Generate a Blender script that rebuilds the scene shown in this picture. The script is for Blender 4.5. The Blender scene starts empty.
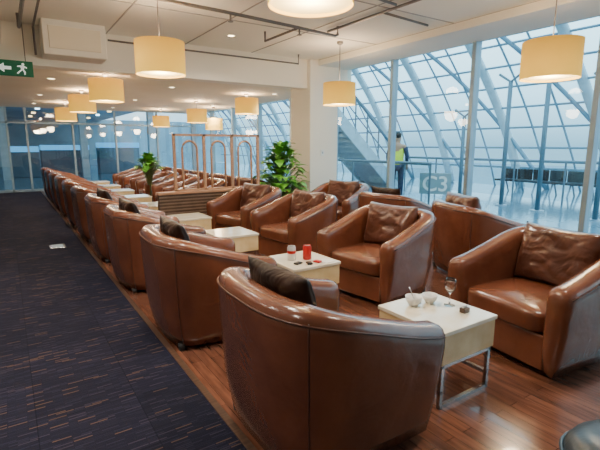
import bpy, bmesh, math, random
from mathutils import Vector, Matrix, noise
random.seed(7)
C = bpy.context.scene.collection
PI = math.pi

# ------------------------------------------------------------ materials
def newmat(name):
    m = bpy.data.materials.new(name); m.use_nodes = True
    nt = m.node_tree; nt.nodes.clear()
    out = nt.nodes.new('ShaderNodeOutputMaterial')
    return m, nt, out
def N(nt, t, **kw):
    n = nt.nodes.new(t)
    for k, v in kw.items():
        if k in n.inputs.keys(): n.inputs[k].default_value = v
        else: setattr(n, k, v)
    return n
def c4(c): return (c[0], c[1], c[2], 1)
def pm(name, col, rough=.5, metal=0, col2=None, nscale=4, bump=0, bscale=30, bdist=.01, coat=0, stretch=(1,1,1), emis=None, es=0, spec=.5, bump2=None):
    m, nt, out = newmat(name)
    b = N(nt, 'ShaderNodeBsdfPrincipled')
    b.inputs['Base Color'].default_value = c4(col)
    b.inputs['Roughness'].default_value = rough
    b.inputs['Metallic'].default_value = metal
    b.inputs['Coat Weight'].default_value = coat
    b.inputs['Coat Roughness'].default_value = .12
    b.inputs['Specular IOR Level'].default_value = spec
    tc = N(nt, 'ShaderNodeTexCoord'); mp = N(nt, 'ShaderNodeMapping'); mp.inputs['Scale'].default_value = stretch
    nt.links.new(tc.outputs['Object'], mp.inputs[0])
    nz = N(nt, 'ShaderNodeTexNoise'); nz.inputs['Scale'].default_value = nscale; nz.inputs['Detail'].default_value = 5
    nt.links.new(mp.outputs[0], nz.inputs['Vector'])
    if col2 is None: col2 = tuple(x*.85 for x in col)
    rp = N(nt, 'ShaderNodeValToRGB'); rp.color_ramp.elements[0].position = .35; rp.color_ramp.elements[1].position = .65
    rp.color_ramp.elements[0].color = c4(col2); rp.color_ramp.elements[1].color = c4(col)
    nt.links.new(nz.outputs['Fac'], rp.inputs[0]); nt.links.new(rp.outputs[0], b.inputs['Base Color'])
    if bump:
        n2 = N(nt, 'ShaderNodeTexNoise'); n2.inputs['Scale'].default_value = bscale; n2.inputs['Detail'].default_value = 3
        nt.links.new(mp.outputs[0], n2.inputs['Vector'])
        bp = N(nt, 'ShaderNodeBump'); bp.inputs['Strength'].default_value = bump; bp.inputs['Distance'].default_value = bdist
        nt.links.new(n2.outputs['Fac'], bp.inputs['Height'])
        last = bp
        if bump2:
            n3 = N(nt, 'ShaderNodeTexNoise'); n3.inputs['Scale'].default_value = bump2[0]; n3.inputs['Detail'].default_value = 2; n3.inputs['Distortion'].default_value = 1.2
            nt.links.new(mp.outputs[0], n3.inputs['Vector'])
            b3 = N(nt, 'ShaderNodeBump'); b3.inputs['Strength'].default_value = bump2[1]; b3.inputs['Distance'].default_value = bump2[2]
            nt.links.new(n3.outputs['Fac'], b3.inputs['Height']); nt.links.new(bp.outputs[0], b3.inputs['Normal']); last = b3
        nt.links.new(last.outputs[0], b.inputs['Normal'])
    if emis:
        b.inputs['Emission Color'].default_value = c4(emis); b.inputs['Emission Strength'].default_value = es
    nt.links.new(b.outputs[0], out.inputs[0])
    return m
def glassmat(name, tint, refl=.75, base=.045):
    m, nt, out = newmat(name)
    t = N(nt, 'ShaderNodeBsdfTransparent'); t.inputs[0].default_value = c4(tint)
    g = N(nt, 'ShaderNodeBsdfGlossy'); g.inputs['Roughness'].default_value = .02
    lw = N(nt, 'ShaderNodeLayerWeight'); lw.inputs['Blend'].default_value = .5
    pw = N(nt, 'ShaderNodeMath', operation='POWER'); pw.inputs[1].default_value = 4
    ml = N(nt, 'ShaderNodeMath', operation='MULTIPLY_ADD'); ml.inputs[1].default_value = refl*.75; ml.inputs[2].default_value = base
    nt.links.new(lw.outputs['Facing'], pw.inputs[0]); nt.links.new(pw.outputs[0], ml.inputs[0])
    mx = N(nt, 'ShaderNodeMixShader')
    nt.links.new(ml.outputs[0], mx.inputs[0]); nt.links.new(t.outputs[0], mx.inputs[1]); nt.links.new(g.outputs[0], mx.inputs[2])
    nt.links.new(mx.outputs[0], out.inputs[0]); return m

M = {}
M['leather'] = pm('brown_leather', (.185,.062,.032), .26, col2=(.125,.040,.021), nscale=3, bump=.18, bscale=60, bdist=.004, coat=.35, bump2=(4,.3,.03))
M['leather_dark'] = pm('dark_cushion_leather', (.125,.048,.030), .29, col2=(.082,.030,.020), nscale=5, bump=.2, bscale=14, bdist=.008, coat=.3, bump2=(5,.45,.04))
M['leather_black'] = pm('black_brown_leather', (.006,.0045,.0045), .45, col2=(.038,.016,.009), nscale=3.5, bump=.3, bscale=10, bdist=.01, spec=.18, bump2=(5,.7,.05))
M['leather_dark_reflection'] = pm('dark_reflection_leather', (.03,.045,.06), .35, bump=.3, bscale=60, bdist=.003)  # brownish leather with a dark blue-grey reflection put into its colour
M['piping'] = pm('leather_piping', (.09,.03,.017), .4)
M['black'] = pm('black_plastic', (.012,.012,.013), .5)
M['marble'] = pm('cream_marble', (.88,.84,.72), .12, col2=(.78,.68,.48), nscale=5, coat=.4)
M['marble_side'] = pm('honey_marble_side', (.85,.70,.42), .2, col2=(.72,.54,.27), nscale=6)
M['steel'] = pm('brushed_steel', (.55,.55,.56), .25, 1)
M['alu'] = pm('grey_aluminium', (.32,.43,.52), .4, .3)
M['wall'] = pm('cream_paint', (.84,.79,.70), .8, col2=(.81,.76,.67), nscale=1.5)
M['ceil'] = pm('ceiling_paint', (.86,.81,.71), .85, col2=(.82,.77,.67), nscale=.8)
M['ceil2'] = pm('low_ceiling_paint', (.84,.75,.60), .85, col2=(.78,.69,.54), nscale=.8)
M['joint'] = pm('ceiling_joint', (.45,.42,.38), .85)
M['wood'] = pm('tan_wood', (.47,.27,.165), .45, col2=(.38,.205,.12), nscale=8, stretch=(1,1,8))
M['darkwood'] = pm('dark_wood', (.10,.055,.035), .4, col2=(.06,.032,.02), nscale=6, stretch=(1,8,1))
M['slat'] = pm('grey_brown_slats', (.24,.17,.13), .4, col2=(.17,.12,.09), nscale=6, stretch=(1,8,1))
M['white'] = pm('white_ceramic', (.88,.88,.86), .15)
M['glass'] = glassmat('window_glass', (.80,.94,.98))
M['backglass'] = glassmat('blue_tinted_glass', (.80,.90,.95), .8, .13)
M['outfloor'] = pm('concourse_floor', (.18,.30,.37), .12, col2=(.13,.23,.30), nscale=.6)
M['rib'] = pm('blue_grey_steel', (.16,.30,.40), .4, .1)
M['riblight'] = pm('pale_steel', (.42,.55,.62), .4, .1)
M['leaf'] = pm('green_leaf', (.17,.46,.045), .4, col2=(.065,.26,.025), nscale=9)
M['stem'] = pm('plant_stem', (.12,.16,.05), .7)
M['pot'] = pm('dark_pot', (.10,.07,.05), .5)
M['soil'] = pm('soil', (.03,.02,.012), .95)
M['red'] = pm('red_can_paint', (.50,.015,.015), .3, .2)
M['silver'] = pm('silver_can', (.72,.70,.70), .3, .4)
M['green'] = pm('exit_green', (.0,.10,.05), .5, emis=(0,.3,.12), es=.08)
M['signwhite'] = pm('sign_white', (.9,.95,.9), .5, emis=(.9,1,.95), es=.5)
M['signpale'] = pm('pale_sign_panel', (.24,.35,.38), .4)
M['pipe'] = pm('grey_pipe', (.19,.17,.16), .45, .4)
M['skin'] = pm('skin', (.45,.26,.17), .55)
M['vest'] = pm('yellow_vest', (.70,.85,.06), .6)
M['navy'] = pm('navy_cloth', (.03,.045,.09), .8)
M['hair'] = pm('black_hair', (.01,.01,.01), .6)
M['bluegrey'] = pm('dark_blue_grey_metal', (.10,.18,.24), .5)
M['concwall'] = pm('concourse_blue_wall', (.28,.44,.52), .5, col2=(.14,.25,.33), nscale=.35)
M['brightwarm'] = pm('warm_light', (1,.9,.7), .5, emis=(1,.78,.45), es=12)
M['hallwarm'] = pm('hall_warm_light', (1,.85,.6), .5, emis=(1,.70,.32), es=5)
M['brightcool'] = pm('cool_light', (.9,.95,1), .5, emis=(.6,.88,1), es=8)
M['bluescreen'] = pm('blue_screen', (.05,.3,.6), .5, emis=(.1,.5,.9), es=1.2)

def shade_mat():
    m, nt, out = newmat('fabric_shade')
    b = N(nt, 'ShaderNodeBsdfPrincipled'); b.inputs['Base Color'].default_value = (.76,.49,.11,1); b.inputs['Roughness'].default_value = .9
    tc = N(nt,'ShaderNodeTexCoord'); sx = N(nt,'ShaderNodeSeparateXYZ'); nt.links.new(tc.outputs['Generated'], sx.inputs[0])
    rp = N(nt,'ShaderNodeValToRGB')
    e = rp.color_ramp.elements
    e[0].position = 0; e[0].color = (1,.55,.05,1); e[1].position = 1; e[1].color = (.52,.24,.015,1)
    mid = e.new(.45); mid.color = (.92,.46,.04,1)
    nt.links.new(sx.outputs['Z'], rp.inputs[0]); nt.links.new(rp.outputs[0], b.inputs['Emission Color'])
    b.inputs['Emission Strength'].default_value = .85
    nt.links.new(b.outputs[0], out.inputs[0]); return m
M['shade'] = shade_mat()

def floor_wood():
    m, nt, out = newmat('wood_floor')
    b = N(nt,'ShaderNodeBsdfPrincipled'); tc = N(nt,'ShaderNodeTexCoord'); mp = N(nt,'ShaderNodeMapping')
    mp.inputs['Rotation'].default_value = (0,0,PI/2)
    nt.links.new(tc.outputs['Object'], mp.inputs[0])
    br = N(nt,'ShaderNodeTexBrick'); br.inputs['Scale'].default_value = 1
    br.inputs['Brick Width'].default_value = .9; br.inputs['Row Height'].default_value = .07
    br.inputs['Mortar Size'].default_value = .0014; br.offset = .37
    br.inputs['Color1'].default_value = (.21,.088,.054,1); br.inputs['Color2'].default_value = (.125,.051,.033,1); br.inputs['Mortar'].default_value = (.035,.015,.011,1)
    nt.links.new(mp.outputs[0], br.inputs['Vector'])
    mp2 = N(nt,'ShaderNodeMapping'); mp2.inputs['Scale'].default_value = (20,2.5,1); nt.links.new(tc.outputs['Object'], mp2.inputs[0])
    nz = N(nt,'ShaderNodeTexNoise'); nz.inputs['Scale'].default_value = 1.6; nz.inputs['Detail'].default_value = 6
    nt.links.new(mp2.outputs[0], nz.inputs['Vector'])
    rp = N(nt,'ShaderNodeValToRGB'); rp.color_ramp.elements[0].position=.3; rp.color_ramp.elements[0].color=(.6,.6,.6,1); rp.color_ramp.elements[1].position=.7; rp.color_ramp.elements[1].color=(1.3,1.25,1.22,1)
    nt.links.new(nz.outputs['Fac'], rp.inputs[0])
    mx = N(nt,'ShaderNodeMix', data_type='RGBA', blend_type='MULTIPLY'); mx.inputs[0].default_value=1
    nt.links.new(br.outputs['Color'], mx.inputs[6]); nt.links.new(rp.outputs[0], mx.inputs[7])
    nt.links.new(mx.outputs[2], b.inputs['Base Color'])
    b.inputs['Roughness'].default_value=.19; b.inputs['Coat Weight'].default_value=.4
    nt.links.new(b.outputs[0], out.inputs[0]); return m
M['floor'] = floor_wood()
def carpet():
    m, nt, out = newmat('navy_carpet')
    b = N(nt,'ShaderNodeBsdfPrincipled'); tc = N(nt,'ShaderNodeTexCoord')
    br = N(nt,'ShaderNodeTexBrick'); br.inputs['Scale'].default_value = 1
    br.inputs['Brick Width'].default_value=.09; br.inputs['Row Height'].default_value=.013; br.inputs['Mortar Size'].default_value=.0025; br.offset=.43
    br.inputs['Color1'].default_value=(0,0,0,1); br.inputs['Color2'].default_value=(1,1,1,1); br.inputs['Mortar'].default_value=(0,0,0,1)
    nt.links.new(tc.outputs['Object'], br.inputs['Vector'])
    rp = N(nt,'ShaderNodeValToRGB'); rp.color_ramp.interpolation='CONSTANT'
    e = rp.color_ramp.elements; e[0].color=(.0118,.0120,.0245,1); e[1].position=.94; e[1].color=(.088,.056,.044,1)
    for p,c in ((.35,(.0148,.015,.030,1)),(.65,(.0205,.0205,.039,1)),(.86,(.036,.031,.051,1))):
        k=e.new(p); k.color=c
    nt.links.new(br.outputs['Color'], rp.inputs[0])
    ck=N(nt,'ShaderNodeTexBrick'); ck.inputs['Scale'].default_value=1; ck.inputs['Brick Width'].default_value=.5; ck.inputs['Row Height'].default_value=.5; ck.offset=0
    ck.inputs['Mortar Size'].default_value=.003; ck.inputs['Color1'].default_value=(.84,.84,.84,1); ck.inputs['Color2'].default_value=(1.18,1.16,1.16,1); ck.inputs['Mortar'].default_value=(.7,.7,.7,1)
    nt.links.new(tc.outputs['Object'], ck.inputs['Vector'])
    mx = N(nt,'ShaderNodeMix', data_type='RGBA', blend_type='MULTIPLY'); mx.inputs[0].default_value=1
    nt.links.new(rp.outputs[0], mx.inputs[6]); nt.links.new(ck.outputs['Color'], mx.inputs[7])
    nz=N(nt,'ShaderNodeTexNoise'); nz.inputs['Scale'].default_value=220; nt.links.new(tc.outputs['Object'], nz.inputs['Vector'])
    bp=N(nt,'ShaderNodeBump'); bp.inputs['Strength'].default_value=.6; bp.inputs['Distance'].default_value=.004
    nt.links.new(nz.outputs['Fac'], bp.inputs['Height']); nt.links.new(bp.outputs[0], b.inputs['Normal'])
    nt.links.new(mx.outputs[2], b.inputs['Base Color']); b.inputs['Roughness'].default_value=.95
    b.inputs['Specular IOR Level'].default_value=.14
    nt.links.new(b.outputs[0], out.inputs[0]); return m
M['carpet'] = carpet()

# ------------------------------------------------------------ helpers
def ob(name, me, mat=None, parent=None, loc=(0,0,0), rot=(0,0,0), smooth=False, label=None, cat=None, group=None, kind=None):
    o = bpy.data.objects.new(name, me); C.objects.link(o)
    if mat is not None and me is not None and not me.materials: me.materials.append(M[mat] if isinstance(mat,str) else mat)
    if smooth and me is not None:
        for p in me.polygons: p.use_smooth = True
    o.location = loc; o.rotation_euler = rot
    if parent: o.parent = parent
    if label: o['label'] = label
    if cat: o['category'] = cat
    if group: o['group'] = group
    if kind: o['kind'] = kind
    return o
def empty(name, loc, rot=(0,0,0), **kw):
    o = ob(name, None, loc=loc, rot=rot, **kw); o.empty_display_size=.1; return o
def bm2me(bm, name='m'):
    me = bpy.data.meshes.new(name); bmesh.ops.recalc_face_normals(bm, faces=bm.faces); bm.to_mesh(me); bm.free(); return me
def addbox(bm, x0,x1,y0,y1,z0,z1, mtx=None):
    r = bmesh.ops.create_cube(bm, size=1)
    for v in r['verts']:
        v.co = Vector(((x0+x1)/2+v.co.x*(x1-x0),(y0+y1)/2+v.co.y*(y1-y0),(z0+z1)/2+v.co.z*(z1-z0)))
        if mtx: v.co = mtx @ v.co
    return r['verts']
def boxme(x0,x1,y0,y1,z0,z1,bev=0,seg=2):
    bm = bmesh.new(); addbox(bm,x0,x1,y0,y1,z0,z1)
    if bev: bmesh.ops.bevel(bm, geom=bm.edges[:], offset=bev, segments=seg, affect='EDGES', profile=.5)
    return bm2me(bm)
def S(name,x0,x1,y0,y1,z0,z1,mat,bev=0):
    return ob(name, boxme(x0,x1,y0,y1,z0,z1,bev), mat, kind='structure')
def quadS(name,pts,mat):
    bm=bmesh.new(); bm.faces.new([bm.verts.new(p) for p in pts]); return ob(name,bm2me(bm),mat,kind='structure')
def addtube(bm, pts, r, n=8, cap=True, closed=False):
    pts=[Vector(p) for p in pts]; rings=[]
    L=len(pts)
    for i,p in enumerate(pts):
        if closed: t=(pts[(i+1)%L]-pts[i-1])
        else: t=(pts[min(i+1,L-1)]-pts[max(i-1,0)])
        t.normalize(); up=Vector((0,0,1)) if abs(t.z)<.95 else Vector((1,0,0))
        a=t.cross(up).normalized(); b=t.cross(a).normalized()
        rr=r[i] if isinstance(r,(list,tuple)) else r
        rings.append([bm.verts.new(p+a*math.cos(2*PI*k/n)*rr+b*math.sin(2*PI*k/n)*rr) for k in range(n)])
    for i in range(L if closed else L-1):
        A,B=rings[i],rings[(i+1)%L]
        for k in range(n): bm.faces.new((A[k],A[(k+1)%n],B[(k+1)%n],B[k]))
    if cap and not closed:
        bm.faces.new(rings[0]); bm.faces.new(rings[-1])
def tubeme(paths, r, n=8, closed=False):
    bm=bmesh.new()
    for p in paths: addtube(bm,p,r,n,closed=closed)
    return bm2me(bm)
def lathe(profile, n=32, cap=False):
    bm=bmesh.new(); rings=[]
    for r,z in profile:
        if r<1e-5: rings.append([bm.verts.new((0,0,z))])
        else: rings.append([bm.verts.new((r*math.cos(2*PI*k/n),r*math.sin(2*PI*k/n),z)) for k in range(n)])
    for A,B in zip(rings,rings[1:]):
        for k in range(n):
            k2=(k+1)%n
            if len(A)==1 and len(B)==1: continue
            if len(A)==1: bm.faces.new((A[0],B[k],B[k2]))
            elif len(B)==1: bm.faces.new((A[k],A[k2],B[0]))
            else: bm.faces.new((A[k],A[k2],B[k2],B[k]))
    return bm2me(bm)
def polyme(polys, depth=.004):
    """flat shapes in local XZ, facing -Y"""
    bm=bmesh.new()
    for pts in polys:
        f=bm.faces.new([bm.verts.new((x,0,z)) for x,z in pts])
        r=bmesh.ops.extrude_face_region(bm,geom=[f])
        for v in [g for g in r['geom'] if isinstance(g,bmesh.types.BMVert)]: v.co.y-=depth
    return bm2me(bm)
def copytree(root, loc, rot=None, group=None, label=None):
    o=root.copy(); C.objects.link(o); o.location=loc
    if rot is not None: o.rotation_euler=rot
    if label: o['label']=label
    def rec(src,dst):
        for ch in src.children:
            c=ch.copy(); C.objects.link(c); c.parent=dst; rec(ch,c)
    rec(root,o)
    return o

# ------------------------------------------------------------ room shell
CE=.85      # carpet edge
XW=6.0      # window wall
YB=16.2     # back glass
YC=7.3      # beam
S('floor', CE,XW+.1,-3,YB,-.1,0,'floor')
S('floor_carpet', -4,CE,-3,YB,-.1,.008,'carpet')
S('trim_1', CE-.02,CE+.02,-3,YB,0,.012,'darkwood')
S('ceiling', -4,XW+.1,-3,YC,3.06,3.2,'ceil')
S('ceiling_low', -4,XW+.1,YC+.3,YB,2.58,2.75,'ceil2')
S('trim_2', -4,XW+.1,YC,YC+.3,2.53,3.2,'wall')             # beam
S('trim_3', .55,1.32,6.85,YC,2.62,3.06,'wall',.01)         # boxed duct
S('trim_5', .62,1.25,6.835,6.85,2.70,2.98,'ceil2',.004)    # duct access panel
S('trim_4', -4,.1,-3,YC,2.75,3.06,'wall')
S('wall_left', -4.1,-4,-3,YB,0,3.2,'wall')
S('wall_rear', -4,XW,-3.1,-3,0,3.2,'wall')
for i,y in enumerate((.6,2.7,4.1,5.6)):
    S('trim_%d'%(10+i), .1,XW,y,y+.015,3.052,3.06,'joint')
for i,x in enumerate((1.4,2.6,3.8,5.2)):
    S('trim_%d'%(15+i), x,x+.015,-3,YC,3.052,3.06,'joint')
S('trim_20', 5.2,XW,-3,YC,2.95,3.06,'wall',.01)
S('wall_column', 5.0,5.68,7.2,7.9,0,3.06,'wall',.012)
ys=[-2.6,-.9,.84,2.58,4.3,5.98,7.7,9.4,11.1,12.8,14.5,16.2]
for i,y in enumerate(ys):
    S('trim_%d'%(30+i), XW-.07,XW+.07,y-.035,y+.035,0,3.06,'alu',.006)
for i in range(len(ys)-1):
    quadS('window_%d'%(i+1), [(XW,ys[i],.16),(XW,ys[i+1],.16),(XW,ys[i+1],2.98),(XW,ys[i],2.98)],'glass')
S('trim_50', XW-.08,XW+.08,-3,YB,0,.16,'alu',.006)
S('trim_51', XW-.08,XW+.08,-3,YB,2.96,3.06,'alu',.006)
xs=[-2,-.9,.12,.62,1.9,3.2,4.6,5.9]
for i,x in enumerate(xs):
    S('trim_%d'%(60+i), x-.03,x+.03,YB-.05,YB+.05,0,2.6,'alu',.005)
for i in range(len(xs)-1):
    quadS('window_%d'%(20+i), [(xs[i],YB,.08),(xs[i+1],YB,.08),(xs[i+1],YB,2.58),(xs[i],YB,2.58)],'backglass')
S('trim_70', -4,XW,YB-.05,YB+.05,0,.08,'alu')
S('trim_71', -4,XW,YB-.05,YB+.05,2.1,2.15,'alu')
# far hall
S('floor_hall', -8,XW+.1,YB+.05,40,-.12,0,'outfloor')
S('ceiling_hall', -8,XW+.1,YB+.3,40,3.2,3.3,'concwall')
S('wall_hall', -8,16,36,36.2,0,3.3,'concwall')
S('wall_hall_left', -8.2,-8,YB,36,0,3.3,'concwall')
for i,x in enumerate((-3,0,3,6)):
    S('trim_%d'%(80+i), x-.15,x+.15,22,22.3,0,3.2,'riblight',.01)
S('floor_concourse', XW+.1,15,-6,40,-.12,0,'outfloor')

# curved glass facade
cx,ea,eb=5.2,9.6,8.2
def vp(phi,y): return (cx+ea*math.cos(phi),y,eb*math.sin(phi))
P0,P1=0,1.75
for i in range(14):
    y=-6+i*2.9
    me=tubeme([[vp(P0+(P1-P0)*j/28,y+1.3*math.sin(2*PI*j/56)) for j in range(29)]],.15,8); ob('trim_%d'%(100+i),me,'riblight',smooth=True,kind='structure')
for i in range(40):
    if i%3==0: continue
    y=-6+i*2.9/3
    me=tubeme([[vp(P0+(P1-P0)*j/28,y+1.3*math.sin(2*PI*j/56)) for j in range(29)]],.035,5); ob('trim_%d'%(116+i),me,'rib',smooth=True,kind='structure')
for i in range(-4,14):
    pts=[]
    for j in range(29):
        ph=P0+(P1-P0)*j/28; y=-6+i*2.9+ph*6.2-.9
        if -6.5<y<34: pts.append(vp(ph,y))
    if len(pts)>2:
        ob('trim_%d'%(164+i),tubeme([pts],.07,6),'rib',smooth=True,kind='structure')
for j in range(1,22):
    ph=P0+(P1-P0)*j/21
    ob('trim_%d'%(210+j),tubeme([[vp(ph,-6.5),vp(ph,34)]],.038,6),'rib',kind='structure')
bm=bmesh.new(); prev=None
for j in range(33):
    ph=P0+(P1-P0)*j/32; a=bm.verts.new(vp(ph,-6.5)); b=bm.verts.new(vp(ph,34))
    if prev: bm.faces.new((prev[0],prev[1],b,a))
    prev=(a,b)
ob('window_facade',bm2me(bm),glassmat('facade_glass',(.82,.95,.99),.4),smooth=True,kind='structure')

# ------------------------------------------------------------ armchair
def smooth01(t): t=max(0,min(1,t)); return t*t*(3-2*t)
HW,FR,BK=.48,.42,-.44
def upath():
    pts=[]
    ns=8
    for i in range(ns): pts.append((FR-.03+( -.05-(FR-.03))*i/ns, -HW, 0,-1))
    n=28; e=3.1
    for i in range(n+1):
        a=-PI/2-PI*i/n
        c,s=math.cos(a),math.sin(a)
        x=-.05+(abs(c)**(2/e))*(-1)*(abs(BK)-.05); y=HW*(abs(s)**(2/e))*(1 if s>0 else -1)
        nx=-(abs(c)**(2-2/e))/(abs(BK)-.05); ny=(abs(s)**(2-2/e))*(1 if s>0 else -1)/HW
        l=math.hypot(nx,ny); pts.append((x,y,nx/l,ny/l))
    for i in range(1,ns+1): pts.append((-.05+(FR-.03+.05)*i/ns, HW,0,1))
    return pts
def hx(x):
    t=(x+.40)/.84
    return .82-.215*(.4*max(0,min(1,t))+.6*smooth01(t))
SEC=lambda h,t:[(.075,.035),(.05,.12),(.02,.30),(.004,.45*h/.6),(0,h-.09),(.004,h-.04),(.022,h-.012),(.05,h),(t-.05,h),(t-.02,h-.014),(t-.004,h-.05),(t,h-.12),(t+.01,.38),(t+.015,.2),(t+.015,.06)]
TH=.155
def shell():
    bm=bmesh.new(); P=upath(); rings=[]
    def ring(x,y,nx,ny,h,fx=0,scale=1,t=TH):
        s=SEC(h,t); dc=t/2
        r=[]
        for d,z in s:
            d2=dc+(d-dc)*scale; z2=.035+(z-.035)*(1-(1-scale)*.25)
            lean=-.05*(1-z/.62) if fx>=0 and abs(ny)>.99 and x>.3 else 0
            r.append(bm.verts.new((x-nx*d2+fx+lean,y-ny*d2,z2)))
        return r
    for dx,sc in ((.045,.5),(.038,.75),(.02,.93)):
        x,y,nx,ny=P[0]; rings.append(ring(x,y,nx,ny,hx(x),dx,sc))
    for x,y,nx,ny in P: rings.append(ring(x,y,nx,ny,hx(x)))
    for dx,sc in ((.02,.93),(.038,.75),(.045,.5)):
        x,y,nx,ny=P[-1]; rings.append(ring(x,y,nx,ny,hx(x),dx,sc))
    for A,B in zip(rings,rings[1:]):
        for k in range(len(A)):
            k2=(k+1)%len(A); bm.faces.new((A[k],A[k2],B[k2],B[k]))
    bm.faces.new(rings[0]); bm.faces.new(rings[-1])
    return bm2me(bm)
def padbox(x0,x1,y0,y1,z0,z1,puff=.02,n=10):
    bm=bmesh.new(); bmesh.ops.create_cube(bm,size=2)
    bmesh.ops.subdivide_edges(bm,edges=bm.edges[:],cuts=n,use_grid_fill=True)
    for v in bm.verts:
        p=v.co.copy(); e=7
        l=(abs(p.x)**e+abs(p.y)**e+abs(p.z)**e)**(1/e); q=p/l
        z=q.z
        f=(1-q.x**2)*(1-q.y**2)
        v.co=Vector(((x0+x1)/2+q.x*(x1-x0)/2,(y0+y1)/2+q.y*(y1-y0)/2,(z0+z1)/2+z*(z1-z0)/2+ (puff*f if z>0 else 0)))
    return bm2me(bm)
shell_me=shell()
seat_me=padbox(-.29,.42,-.32,.32,.27,.43,.03)
front_me=boxme(-.27,.38,-.325,.325,.045,.275,.012)
def pipe_me():
    P=upath(); pts=[(x-nx*(-.001),y-ny*(-.001),hx(x)-.05) for x,y,nx,ny in P]
    bm=bmesh.new(); addtube(bm,pts,.0045,6)
    for idx in (14,len(P)-15):
        x,y,nx,ny=P[idx]; h=hx(x)
        addtube(bm,[(x-nx*(d-.001),y-ny*(d-.001),z) for d,z in SEC(h,TH)[:6]],.0035,6)
    return bm2me(bm)
piping_me=pipe_me()
foot_me=lathe([(0,0),(.022,0),(.028,.05),(0,.05)],12)
def armchair(mat='leather',**kw):
    r=empty('armchair',(0,0,0),**kw)
    own=mat!='leather'
    def mm(me):
        if not own: return me
        me=me.copy(); me.materials.clear(); return me
    ob('shell',mm(shell_me),mat,r,smooth=True)
    ob('seat_cushion',mm(seat_me),mat,r,smooth=True)
    ob('front_panel',mm(front_me),mat,r)
    ob('piping',mm(piping_me),'piping' if not own else mat,r,smooth=True)
    for x in (.3,-.3):
        for y in (.34,-.34): ob('foot',foot_me,'black',r,loc=(x,y,0),smooth=True)
    return r
LB='brown leather tub armchair '
proto=armchair(label=LB+'between the carpet and the wine glass table',cat='armchair',group='brown leather tub armchairs')
proto.location=(1.245,1.72,0)
def chair(x,y,deg,label): return copytree(proto,(x,y,0),(0,0,math.radians(deg)),label=label)
LY=[1.68,3.26,4.74,6.10,7.5,8.9,10.3,11.7,13.1,14.5]
for i,y in enumerate(LY[1:]):
    chair(1.235,y,(-2,1,0,2,-2,0,1,0,0)[i],LB+('with black cushion, by the table with cans' if i==0 else 'in the row along the carpet'))
RCH=[(3.10,1.58,173,'with wrinkled cushion, facing the wine glass'),(3.02,3.14,188,'with cushion, by the table with cans'),
     (3.07,4.72,186,'with dark cushion beside a cream table'),(3.0,6.0,194,'beside the slatted partition'),
     (4.55,5.75,200,'close to the cream column'),(4.40,3.0,-22,'turned towards the tall windows'),(4.45,4.3,5,'with black cushion, facing the tall windows')]
for x,y,d,l in RCH: chair(x,y,d,LB+l)
for y in (7.9,9.3,10.7,12.1,13.5):
    chair(3.0,y,180,LB+'beyond the arched wooden screen')
    chair(4.3,y+.1,2,LB+'beyond the arched wooden screen')
sl=armchair('leather_dark_reflection',label='brown leather tub armchair with painted dark reflection on the wooden floor',cat='armchair')
sl.location=(1.315,-.01,0)

# cushions
def pillow_me(w,h,t,seed):
    bm=bmesh.new(); n=30; g={}
    for s in (1,-1):
        for i in range(n+1):
            for j in range(n+1):
                u=-1+2*i/n; v=-1+2*j/n
                if (s==-1) and (i in (0,n) or j in (0,n)): g[(s,i,j)]=g[(1,i,j)]; continue
                k=max(0,(1-u**4)*(1-v**4))**.5
                pin=1-.07*(1-abs(u)**2)*(abs(v)**3); pin2=1-.07*(1-abs(v)**2)*(abs(u)**3)
                wob=noise.noise(Vector((u*1.6+seed,v*1.6,s)))*.03*k*(t/.17)
                nn=noise.noise(Vector((u*2.0+seed*3,v*2.2,s*2)))
                cr=-.008*k*(1-min(1,abs(nn)*6))*(t/.17)
                g[(s,i,j)]=bm.verts.new((s*(k*t/2+cr)+wob, u*w/2*pin2, v*h/2*pin))
        for i in range(n):
            for j in range(n): bm.faces.new((g[(s,i,j)],g[(s,i+1,j)],g[(s,i+1,j+1)],g[(s,i,j+1)]))
    return bm2me(bm)
pls=[pillow_me(.60,.44,.20,q) for q in (1.0,4.3)]
for q in pls: q.materials.append(M['leather_dark'])
pb_me=pillow_me(.50,.38,.13,5.0); pb_me.materials.append(M['leather_black'])
def pillow(x,y,deg,me,label,h=.43,off=-.17,lean=-.22,dy=0,z=.63,roll=0):
    a=math.radians(deg)
    loc=(x+math.cos(a)*off-math.sin(a)*dy, y+math.sin(a)*off+math.cos(a)*dy, z)
    return ob('cushion',me,None,loc=loc,rot=(roll,lean,a),smooth=True,label=label,cat='cushion',group='loose cushions on the armchairs')
for i,(x,y,d,l) in enumerate(RCH[:6]):
    pillow(x,y,d,pls[i%2],'dark brown wrinkled leather cushion on an armchair',z=.65 if i<5 else .70)
for i,(x,y,d) in enumerate(((1.245,1.72,2),(1.235,3.26,-2),(1.235,4.74,1),(1.235,6.10,0),(4.45,4.3,5))):
    pillow(x,y,d,pb_me,'black and brown leather cushion leaning in an armchair',off=-.2,z=.715,lean=-.3,dy=.0,roll=.0)

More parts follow.
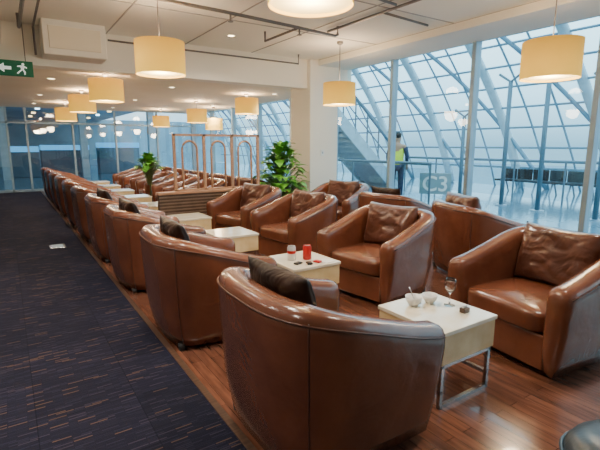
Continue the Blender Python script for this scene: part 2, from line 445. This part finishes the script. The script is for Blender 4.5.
# ------------------------------------------------------------ tables
def sqt(bm,p,q,w=.011):
    p,q=Vector(p),Vector(q); lo=[min(a,b)-w for a,b in zip(p,q)]; hi=[max(a,b)+w for a,b in zip(p,q)]
    addbox(bm,lo[0],hi[0],lo[1],hi[1],lo[2],hi[2])
def table():
    r=empty('side_table',(0,0,0),label='low cream marble side table on steel frame with wine glass',cat='table',group='cream marble side tables')
    ob('table_top',boxme(-.24,.24,-.255,.255,.44,.465,.004),'marble',r)
    ob('table_body',boxme(-.232,.232,-.247,.247,.27,.44,.004),'marble_side',r)
    bm=bmesh.new()
    for y in (-.225,.225):
        sqt(bm,(-.21,y,.255),(.21,y,.255)); sqt(bm,(-.21,y,.012),(.21,y,.012))
        for x in (-.21,.21): sqt(bm,(x,y,.012),(x,y,.255))
    for x in (-.21,.21): sqt(bm,(x,-.225,.1),(x,.225,.1))
    ob('frame',bm2me(bm),'steel',r); return r
tb=table(); tb.location=(2.09,1.66,0)
TY=[3.12,4.6,5.98,7.6,9.0,10.4,11.8,13.2]
for i,y in enumerate(TY):
    copytree(tb,(2.08,y,0),label='low square cream marble side table '+('with drink cans' if i==0 else 'between facing armchairs'))
for y in (8.3,10.4,12.5): copytree(tb,(5.25,y,0),label='low square cream marble side table near the windows')

TZ=.465
def bowl(x,y,r=.055,h=.05,label='small white ceramic bowl on the marble table'):
    me=lathe([(0,0),(r*.5,0),(r*.55,.006),(r*.85,h*.5),(r,h),(r-.004,h),(r*.8,h*.5),(r*.5,.01),(0,.009)],28)
    return ob('bowl',me,'white',loc=(x,y,TZ),smooth=True,label=label,cat='bowl',group='white bowls on the table')
bowl(2.035,1.79,.054,.06); bowl(2.155,1.765,.05,.055)
gm,nt,out=newmat('clear_glass'); gb=N(nt,'ShaderNodeBsdfPrincipled'); gb.inputs['Transmission Weight'].default_value=1; gb.inputs['Roughness'].default_value=.02; gb.inputs['Base Color'].default_value=(.95,.98,1,1); gb.inputs['IOR'].default_value=1.45; nt.links.new(gb.outputs[0],out.inputs[0])
wg=lathe([(0,0),(.034,0),(.034,.003),(.006,.008),(.004,.03),(.004,.075),(.012,.085),(.03,.105),(.037,.13),(.035,.155),(.030,.175),(.0285,.175),(.033,.155),(.035,.13),(.028,.108),(.01,.09),(0,.088)],28)
ob('wine_glass',wg,gm,loc=(2.22,1.665,TZ),smooth=True,label='stemmed clear wine glass on the marble table',cat='glass')
jar=empty('sugar_holder',(2.20,1.54,TZ),label='small brown and white sachet holder on the marble table',cat='holder')
ob('holder',boxme(-.025,.025,-.02,.02,0,.03,.003),'darkwood',jar); ob('sachet',boxme(-.02,.02,-.004,.004,.004,.045,.001),'white',jar)
sp=tubeme([[(-.035,0,.006),(.0,0,.035),(.03,0,.105)]],.0035,6)
bmx=bmesh.new(); bmx.from_mesh(sp); r=bmesh.ops.create_uvsphere(bmx,u_segments=12,v_segments=6,radius=1)
for v in r['verts']: v.co=Vector((-.035+v.co.x*.014,v.co.y*.010,.006+v.co.z*.004))
ob('teaspoon',bm2me(bmx),'steel',loc=(2.04,1.795,TZ+.008),rot=(0,0,2.4),smooth=True,label='steel teaspoon resting in a white bowl',cat='spoon')
can_prof=[(0,0),(.030,0),(.038,.008),(.038,.110),(.031,.122),(.031,.126),(.028,.126),(.028,.121),(0,.121)]
def can(x,y,m,label,band=None,b0=.06,b1=.09):
    r=empty('drink_can',(x,y,TZ),label=label,cat='can')
    ob('can_body',lathe(can_prof,28),m,r,smooth=True)
    if band: ob('can_band',lathe([(.0382,b0),(.0385,(b0+b1)/2),(.0382,b1)],28),band,r,smooth=True)
    ob('can_lid',lathe([(0,0),(.0275,0),(.0275,.002),(0,.002)],20),'steel',r,loc=(0,0,.1215))
can(1.99,3.14,'silver','silver and red drink can on the cream table','red',.062,.088); can(2.12,3.09,'red','red drink can on the cream table')
wr=pillow_me(.05,.07,.02,3.0)
for x,y,a,m in ((1.96,2.99,.3,'black'),(2.04,2.94,1.2,'leather_black'),(2.13,2.95,2,'red')):
    me=wr.copy(); ob('snack_wrapper',me,m,loc=(x,y,TZ+.011),rot=(0,PI/2,a),smooth=True,label='crumpled small snack wrapper on the cream table',cat='wrapper')
ob('napkin',boxme(-.06,.06,-.05,.05,0,.004,.001),'white',loc=(2.22,2.95,TZ),rot=(0,0,.3),label='folded white paper napkin on the cream table',cat='napkin')

# ------------------------------------------------------------ pendant lamps
def lampme():
    R,H=.26,.34
    return lathe([(R,0),(R,H),(R-.005,H),(R-.005,0),(R,0)],48)
def lamp(x,y,zc,D=.52,ztop=3.06,first=[None]):
    H=.34
    if first[0] is None:
        r=empty('pendant_lamp',(0,0,0),label='cream fabric drum pendant lamp, lit, hanging from the ceiling',cat='lamp',group='drum pendant lamps')
        ob('lamp_shade',lampme(),'shade',r,smooth=True)
        dm=lathe([(0,0),(.252,0),(.252,.004),(0,.004)],40); ob('diffuser',dm,pm('lamp_diffuser',(.9,.75,.4),.6,emis=(1,.70,.22),es=1.1),r,loc=(0,0,.02))
        first[0]=r; o=r
    else: o=copytree(first[0],(0,0,0))
    for ch in list(o.children):
        if ch.name.startswith(('cord','ceiling_rose','lamp_bulb')): bpy.data.objects.remove(ch)
    o.location=(x,y,zc-H/2)
    ob('cord',tubeme([[(0,0,.02),(0,0,ztop-(zc-H/2))]],.006,6),'pipe',o)
    ob('ceiling_rose',lathe([(0,0),(.05,0),(.05,-.03),(.02,-.05),(0,-.05)],20),'pipe',o,loc=(0,0,ztop-(zc-H/2)))
    l=bpy.data.lights.new('lamp_bulb','POINT'); l.energy=34; l.color=(1,.79,.53); l.shadow_soft_size=.12
    lo=bpy.data.objects.new('lamp_bulb',l); C.objects.link(lo); lo.parent=o; lo.location=(0,0,-.06)
    l=bpy.data.lights.new('lamp_bulb','POINT'); l.energy=32; l.color=(1,.82,.58); l.shadow_soft_size=.12
    lo=bpy.data.objects.new('lamp_bulb',l); C.objects.link(lo); lo.parent=o; lo.location=(0,0,.36)
lamp(1.64,2.36,2.455)
lamp(1.5,5.0,2.37)
for x,y,z in ((1.46,7.85,2.31),(1.46,10.5,2.30),(1.48,13.7,2.26),(4.65,9.2,2.31),(4.3,11.4,2.2),(4.3,14.6,2.2),(5.4,12.9,2.08)): lamp(x,y,z,ztop=2.58)
lamp(4.4,2.34,2.24); lamp(4.6,5.8,2.26)

# ------------------------------------------------------------ pipes
def pipe(paths,r,label='grey conduit pipe running under the ceiling'):
    return ob('ceiling_pipe',tubeme(paths,r,8),'pipe',smooth=True,label=label,cat='pipe')
p0=pipe([[(1.2,4.85,3.06),(1.2,4.85,2.93),(2.2,4.9,2.93),(3.2,5.0,2.93),(3.95,5.1,2.93),(4.0,5.1,2.95),(4.0,5.1,3.06)]],.02)
pipe([[(3.98,5.3,3.03),(3.98,2.0,3.03),(3.98,-2,3.03)]],.018)
pipe([[(.3,6.8,3.06),(.3,6.8,2.9),(.3,3,2.9),(.3,-2,2.9)]],.022)
pipe([[(.9,3.6,3.03),(2.4,3.7,3.03),(3.9,3.9,3.03)]],.016)
pipe([[(3.98,4.2,3.03),(4.9,4.3,3.03)]],.016); pipe([[(3.3,5.02,2.93),(3.3,5.9,2.93),(3.3,5.9,3.06)]],.016)
pipe([[(.46,6.9,2.6),(.46,6.9,2.95),(.46,5.5,2.98),(.46,2,2.98)]],.014); pipe([[(1.36,6.95,2.9),(2.6,6.98,2.9),(4.6,7.0,2.9),(4.6,7.0,3.06)]],.014)
for x,y in ((3.3,5.0),(2.3,4.91)):
    ob('sprinkler_head',lathe([(0,-.09),(.03,-.09),(.03,-.082),(.012,-.08),(.012,0),(0,0)],16),'pipe',p0,loc=(x,y,2.925))
dn=None
for x,y,z,en in ((3.0,1.2,3.06,180),(3.1,3.9,3.06,180),(3.0,6.4,3.06,160),(.8,2.5,3.06,190),(-.9,1.0,2.75,190),(-.9,3.2,2.75,190),(-.9,5.4,2.75,160),(.4,4.8,3.06,150),(.8,9,2.58,150),(2.9,9,2.58,150),(2.9,12,2.58,150),(.8,12,2.58,150),(.8,14.5,2.58,150),(2.9,14.8,2.58,150),(5.2,12.5,2.58,150),(5.2,8.9,2.58,150)):  # near-ceiling and carpet-side spots are added fill, mostly out of view
    if dn is None:
        dn=empty('downlight',(x,y,z),label='small round recessed ceiling downlight, lit, some added as fill',cat='light',group='recessed downlights')
        ob('trim_ring',lathe([(.045,0),(.07,-.006),(.075,0)],24),'white',dn); ob('lens',lathe([(0,-.002),(.045,-.002)],24),'brightwarm',dn)
        o=dn
    else: o=copytree(dn,(x,y,z))
    for ch in list(o.children):
        if ch.name.startswith('downlight_fill_bulb'): bpy.data.objects.remove(ch)
    l=bpy.data.lights.new('downlight_fill_bulb','SPOT'); l.energy=en; l.spot_size=2.6; l.spot_blend=.9; l.color=(1,.90,.76); l.shadow_soft_size=.12
    lo=bpy.data.objects.new('downlight_fill_bulb',l); C.objects.link(lo); lo.parent=o; lo.location=(0,0,-.03)

# ------------------------------------------------------------ exit sign
ex=empty('exit_sign',(.2,7.18,2.35),label='green emergency exit sign with white arrow and running figure',cat='sign')
ob('sign_panel',boxme(-.23,.23,-.015,.015,0,.2,.004),'green',ex)
ob('arrow',polyme([[(-.18,.1),(-.1,.16),(-.1,.12),(-.02,.12),(-.02,.08),(-.1,.08),(-.1,.04)]]),'signwhite',ex,loc=(0,-.0155,0))
man=[[(.10,.165),(.115,.175),(.13,.165),(.13,.15),(.115,.142),(.10,.15)],
     [(.08,.14),(.125,.14),(.13,.12),(.12,.09),(.09,.09),(.085,.12)],
     [(.045,.12),(.05,.135),(.08,.14),(.085,.12)],[(.13,.135),(.16,.12),(.155,.105),(.125,.12)],
     [(.09,.09),(.11,.09),(.075,.055),(.05,.03),(.035,.04),(.06,.065)],[(.10,.09),(.12,.09),(.14,.06),(.135,.025),(.12,.025),(.12,.055)]]
ob('running_figure',polyme(man),'signwhite',ex,loc=(0,-.0155,0))
for x in (-.15,.15): ob('hanger',tubeme([[(x,0,.2),(x,0,.71)]],.006,6),'pipe',ex)

# ------------------------------------------------------------ partition + screen
pt=empty('low_partition',(2.76,6.75,0),label='low dark wood partition with horizontal slats behind armchairs',cat='partition')
ob('panel',boxme(-.88,.88,-.045,.045,.0,.70),'darkwood',pt)
bm=bmesh.new()
for i in range(13): addbox(bm,-.88,.88,-.054,.054,.05+i*.05,.07+i*.05)
ob('slats',bm2me(bm),'slat',pt)
ob('rail',boxme(-.9,.9,-.07,.07,.70,.74,.006),'wood',pt)
sc=empty('arched_screen',(2.88,6.75,.74),label='tan wooden divider screen with three arches on the partition',cat='screen')
bm=bmesh.new()
addbox(bm,-.74,.74,-.022,.022,.845,.88); addbox(bm,-.74,.74,-.022,.022,0,.03)
for x in (-.72,-.24,.24,.72): addbox(bm,x-.019,x+.019,-.022,.022,.0,.88)
ob('frame',bm2me(bm),'wood',sc)
for xc in (-.475,0,.475):
    w=.12
    pts=[(xc-w,0,.03)]+[(xc-w,0,.03+.60*i/3) for i in (1,2,3)]+[(xc-w*math.cos(a),0,.64+w*1.1*math.sin(a)) for a in [PI*j/12 for j in range(1,12)]]+[(xc+w,0,.03+.60*i/3) for i in (3,2,1,0)]
    ob('arch',tubeme([pts],.018,8),'wood',sc,smooth=True)

# ------------------------------------------------------------ plants
def plant(x,y,H,R,n,seed,label,leaf=.2,zmin=.5):
    rnd=random.Random(seed); r=empty('potted_plant',(x,y,0),label=label,cat='plant')
    ob('pot',lathe([(0,0),(.13,0),(.17,.34),(.18,.36),(.16,.36),(.15,.31),(0,.31)],28),'pot',r,smooth=True)
    ob('soil',lathe([(0,.315),(.15,.315)],20),'soil',r)
    bm=bmesh.new(); bs=bmesh.new()
    for i in range(n):
        a=rnd.uniform(0,2*PI); z=rnd.uniform(zmin,H); rr=R*math.sin(min(1,(z-.3)/(H-.3))*PI*.8+.4)*rnd.uniform(.4,1)
        p=Vector((math.cos(a)*rr,math.sin(a)*rr,z)); base=Vector((rnd.uniform(-.05,.05),rnd.uniform(-.05,.05),max(.3,z-.35)))
        addtube(bs,[base,(base+p)/2+Vector((0,0,.04)),p],.005,5)
        L=leaf*rnd.uniform(.7,1.1); W=L*.44
        d=(p-base); d.z*=.3; d.normalize(); d=(d+Vector((rnd.uniform(-.4,.4),rnd.uniform(-.4,.4),rnd.uniform(-.5,.3)))).normalized()
        s=d.cross(Vector((0,0,1))).normalized(); up=s.cross(d).normalized()
        rows=[]; PW=(.35,.9,1,.85,.5,.03)
        for j in range(6):
            t=j/5; w=W*PW[j]
            c=p+d*L*t-up*L*.45*t*t
            rows.append([bm.verts.new(c-s*w+up*w*.2),bm.verts.new(c),bm.verts.new(c+s*w+up*w*.2)])
        for A,B in zip(rows,rows[1:]):
            for q in (0,1): bm.faces.new((A[q],A[q+1],B[q+1],B[q]))
    addtube(bs,[(0,0,.3),(.02,0,.7),(0,.02,H*.85)],.018,8)
    o=ob('leaves',bm2me(bm),'leaf',r,smooth=True); o['kind']='stuff'
    ob('stem',bm2me(bs),'stem',r,smooth=True)
plant(4.22,7.0,1.44,.38,260,3,'tall bushy green potted plant beside the cream column',.2)
plant(2.62,10.0,1.20,.30,130,8,'bushy green potted plant between the armchair rows',.15,.92)

# ------------------------------------------------------------ outside
st=empty('staircase',(9.8,11.6,0),label='steel staircase with railings rising beside the concourse',cat='stairs')
bm=bmesh.new(); ns=22
for i in range(ns):
    x=1.4-i*.19; z=.0+(i+1)*.17
    addbox(bm,x-.23,x,-.7,.7,z-.17,z)
ob('steps',bm2me(bm),'alu',st)
for y in (-.72,.72):
    bm=bmesh.new(); sl_=[(1.5,0),(1.5,.15),(-2.8,4.0),(-2.8,3.5),(1.1,0)]
    f=bm.faces.new([bm.verts.new((x,y-.02,z)) for x,z in sl_]); r_=bmesh.ops.extrude_face_region(bm,geom=[f])
    for v in [g for g in r_['geom'] if isinstance(g,bmesh.types.BMVert)]: v.co.y+=.04
    ob('stringer',bm2me(bm),'riblight',st)
    bm=bmesh.new(); addtube(bm,[(1.5,y,1.1),(-2.8,y,4.95)],.045,8)
    for h in (.6,): addtube(bm,[(1.5,y,h),(-2.8,y,3.85+h)],.02,6)
    for i in range(9):
        x=1.5-i*.5; z=(1.5-x)*.9; addtube(bm,[(x,y,z),(x,y,z+1.1)],.025,6)
    ob('railing',bm2me(bm),'bluegrey',st)

def skinobj(name,verts,edges,radii,root,mat,parent,sub=2):
    me=bpy.data.meshes.new(name); me.from_pydata(verts,edges,[]); o=ob(name,me,mat,parent)
    md=o.modifiers.new('Skin','SKIN'); md.use_smooth_shade=True
    for i,s in enumerate(me.skin_vertices[0].data): s.radius=(radii[i] if isinstance(radii[i],tuple) else (radii[i],radii[i])); s.use_root=(i==root)
    o.modifiers.new('Sub','SUBSURF').levels=sub; o.modifiers['Sub'].render_levels=sub
    return o
pr=empty('person',(8.5,8.25,0),rot=(0,0,math.radians(-60)),label='person standing in a yellow high-visibility vest and dark trousers',cat='person')
V=[(0,0,.95),(0,0,1.15),(0,0,1.38),(0,0,1.5),(0,.01,1.58),(0,.02,1.66),(0,.01,1.73),
   (.10,0,.88),(.11,0,.5),(.11,-.02,.08),(.11,.10,.03),(-.10,0,.88),(-.12,.02,.5),(-.12,0,.08),(-.12,.12,.03),
   (.19,0,1.42),(.25,0,1.15),(.22,.14,.96),(.21,.19,.90),(-.19,0,1.42),(-.26,0,1.15),(-.25,.08,.90),(-.25,.1,.82)]
E=[(0,1),(1,2),(2,3),(3,4),(4,5),(5,6),(0,7),(7,8),(8,9),(9,10),(0,11),(11,12),(12,13),(13,14),(2,15),(15,16),(16,17),(17,18),(2,19),(19,20),(20,21),(21,22)]
R=[(.15,.10),(.13,.095),(.15,.10),.055,.075,.085,.05,.085,.06,.045,.04,.085,.06,.045,.04,.06,.042,.032,.035,.06,.042,.032,.035]
body=skinobj('body',V,E,R,0,'skin',pr)
tV=[V[i] for i in (0,7,8,9,11,12,13)]
skinobj('trousers',tV,[(0,1),(1,2),(2,3),(0,4),(4,5),(5,6)],[(.165,.115),.1,.078,.065,.1,.078,.065],0,'navy',pr)
skinobj('vest',[(0,0,.92),(0,0,1.15),(0,0,1.36),(.14,0,1.43),(-.14,0,1.43)],[(0,1),(1,2),(2,3),(2,4)],[(.175,.125),(.16,.12),(.17,.12),.075,.075],1,'vest',pr)
skinobj('sleeve',[(.19,0,1.42),(.25,0,1.15),(.225,.12,.99)],[(0,1),(1,2)],[.07,.052,.042],0,'navy',pr)
skinobj('sleeve',[(-.19,0,1.42),(-.26,0,1.15),(-.25,.07,.94)],[(0,1),(1,2)],[.07,.052,.042],0,'navy',pr)
def ell(x,y,z,rx,ry,rz,name,mat,par):
    bm=bmesh.new(); bmesh.ops.create_uvsphere(bm,u_segments=16,v_segments=10,radius=1)
    for v in bm.verts: v.co=Vector((x+v.co.x*rx,y+v.co.y*ry,z+v.co.z*rz))
    return ob(name,bm2me(bm),mat,par,smooth=True)
ell(0,-.012,1.70,.088,.095,.085,'hair','hair',pr); ell(0,.10,1.64,.012,.018,.02,'nose','skin',pr)
ell(.03,.088,1.665,.011,.008,.007,'eye','black',pr); ell(-.03,.088,1.665,.011,.008,.007,'eye','black',pr); ell(0,.092,1.60,.022,.008,.006,'mouth','red',pr)
ell(.11,.08,.035,.05,.13,.035,'shoe','black',pr); ell(-.12,.1,.035,.05,.13,.035,'shoe','black',pr)
def hand(x,y,z,s,par):
    v=[(x,y,z+.05),(x,y+.005,z-.01)]; e=[(0,1)]; r=[.022,.03]
    for k,(dx,L) in enumerate(((-.024,.062),(-.008,.072),(.008,.068),(.024,.052))):
        b=len(v); v+= [(x+dx*.9,y+.005,z-.03),(x+dx,y+.012,z-.03-L*.5),(x+dx,y+.028,z-.03-L)]; e+=[(1,b),(b,b+1),(b+1,b+2)]; r+=[.010,.009,.008]
    b=len(v); v+=[(x+s*.03,y+.02,z+.005),(x+s*.045,y+.04,z-.03)]; e+=[(1,b),(b,b+1)]; r+=[.011,.009]
    skinobj('hand',v,e,r,0,'skin',par,1)
hand(.215,.18,.90,-1,pr); hand(-.25,.1,.82,1,pr)

gs=empty('gate_sign',(8.45,6.95,0),rot=(0,0,math.radians(-50)),label='pale grey-green standing sign reading C3 on the concourse',cat='sign')
ob('sign_panel',boxme(-.36,.36,-.03,.03,.30,.80,.01),'signpale',gs)
for x in (-.3,.3): ob('leg',tubeme([[(x,0,0),(x,0,.30)]],.02,8),'alu',gs)
fc=bpy.data.curves.new('t','FONT'); fc.body='C3'; fc.size=.5; fc.align_x='CENTER'; fc.extrude=.003; fc.offset=.006
fo=bpy.data.objects.new('lettering',fc); C.objects.link(fo); bpy.context.view_layer.update()
me=bpy.data.meshes.new_from_object(fo); bpy.data.objects.remove(fo)
ob('lettering',me,'white',gs,loc=(0,-.036,.38),rot=(PI/2,0,0))

def post(x,y,h,label='slim green-grey steel post standing on the concourse'):
    r=empty('steel_post',(x,y,0),label=label,cat='post',group='slim steel posts')
    ob('pole',tubeme([[(0,0,0),(0,0,h)]],.05,10),'bluegrey',r,smooth=True)
    ob('base_plate',lathe([(0,0),(.14,0),(.14,.02),(0,.02)],20),'alu',r)
    ob('arm',tubeme([[(0,-.3,h+.2),(0,0,h),(0,.3,h+.2)]],.03,8),'bluegrey',r)
for x,y,h in ((9.5,3.9,2.6),(9.8,5.2,3.0),(10,6.2,2.9),(10.4,7.7,2.2)): post(x,y,h)
def balus(x,y,L):
    bl=empty('balustrade',(x,y,0),label='steel and glass balustrade along the concourse',cat='railing')
    bm=bmesh.new(); addtube(bm,[(0,-L,1.05),(0,L,1.05)],.035,8)
    n=int(2*L/1.2)
    for i in range(n+1): addtube(bm,[(0,-L+i*2*L/n,0),(0,-L+i*2*L/n,1.05)],.025,6)
    ob('rail',bm2me(bm),'bluegrey',bl)
    bm=bmesh.new(); bm.faces.new([bm.verts.new(p) for p in ((0,-L,.1),(0,L,.1),(0,L,.95),(0,-L,.95))]); ob('glass_panel',bm2me(bm),'backglass',bl)
balus(7.6,9.6,3.2); balus(11.2,6,4.5)
ws=empty('waiting_seat',(13.2,1.6,0),label='black metal concourse waiting seat near the curved facade',cat='seat',group='concourse waiting seats')
ob('seat',boxme(-.22,.22,-.24,.24,.34,.40,.02),'black',ws); ob('backrest',boxme(.2,.24,-.24,.24,.40,.72,.02),'black',ws)
for a,b in ((-.2,-.05),(.22,.05)): ob('leg',tubeme([[(a,0,0),(b,0,.34)]],.025,8),'alu',ws)
for i in range(1,14): copytree(ws,(13.2,1.6+i*.5,0))
for i in range(5):
    for j in range(7):
        S('trim_%d'%(300+i*7+j), -5+j*1.6,-4.82+j*1.6,18.0+i*3.4,18.18+i*3.4,3.12,3.2,'hallwarm' if (i+j)%3 else 'brightcool')
for i,(x,y,w,h) in enumerate(((.6,24,1.4,1.9),(2.6,26,2.2,2.0),(5,25,2,2.2),(-1,22.9,1,2))):
    k=empty('kiosk',(x,y,0),label='boxy concourse counter with a lit header beyond the glass',cat='kiosk')
    ob('cabinet',boxme(-w/2,w/2,-.4,.4,0,h*.6,.03),'bluegrey',k); ob('header',boxme(-w/2,w/2,-.42,.42,h*.6,h*.6+.25,.02),'bluescreen',k)
fo=empty('floor_outlet',(.5,7.1,.008),label='small square steel floor outlet cover set in the carpet',cat='outlet')
ob('cover',boxme(-.1,.1,-.13,.13,0,.008,.002),'steel',fo); ob('lid',boxme(-.07,.07,-.1,.1,.008,.012,.001),'alu',fo)
sw=empty('wall_switch',(5.3,7.2,1.3),label='small white switch plate on the cream column',cat='switch')
ob('plate',boxme(-.04,.04,-.012,0,-.06,.06,.003),'white',sw); ob('toggle',boxme(-.012,.012,-.018,-.011,-.02,.02,.002),'alu',sw)

# ------------------------------------------------------------ light
w=bpy.data.worlds.new('World'); bpy.context.scene.world=w; w.use_nodes=True
nt=w.node_tree; bg=nt.nodes['Background']
tc=nt.nodes.new('ShaderNodeTexCoord'); sx=nt.nodes.new('ShaderNodeSeparateXYZ'); rp=nt.nodes.new('ShaderNodeValToRGB')
e=rp.color_ramp.elements
e[0].position=0; e[0].color=(.16,.27,.34,1); e[1].position=.8; e[1].color=(.56,.83,1,1)
q=e.new(.10); q.color=(.40,.58,.68,1); q=e.new(.3); q.color=(.74,.92,.98,1)
nt.links.new(tc.outputs['Generated'],sx.inputs[0]); nt.links.new(sx.outputs['Z'],rp.inputs[0]); nt.links.new(rp.outputs[0],bg.inputs[0]); bg.inputs[1].default_value=4.6

# ------------------------------------------------------------ camera
cd=bpy.data.cameras.new('camera'); co=bpy.data.objects.new('camera',cd); C.objects.link(co)
cd.sensor_width=36; cd.lens=26.4; cd.clip_start=.05; cd.clip_end=200
co.location=(0,0,1.45); co.rotation_euler=(math.radians(90-10.3),0,math.radians(-33.5))
bpy.context.scene.camera=co
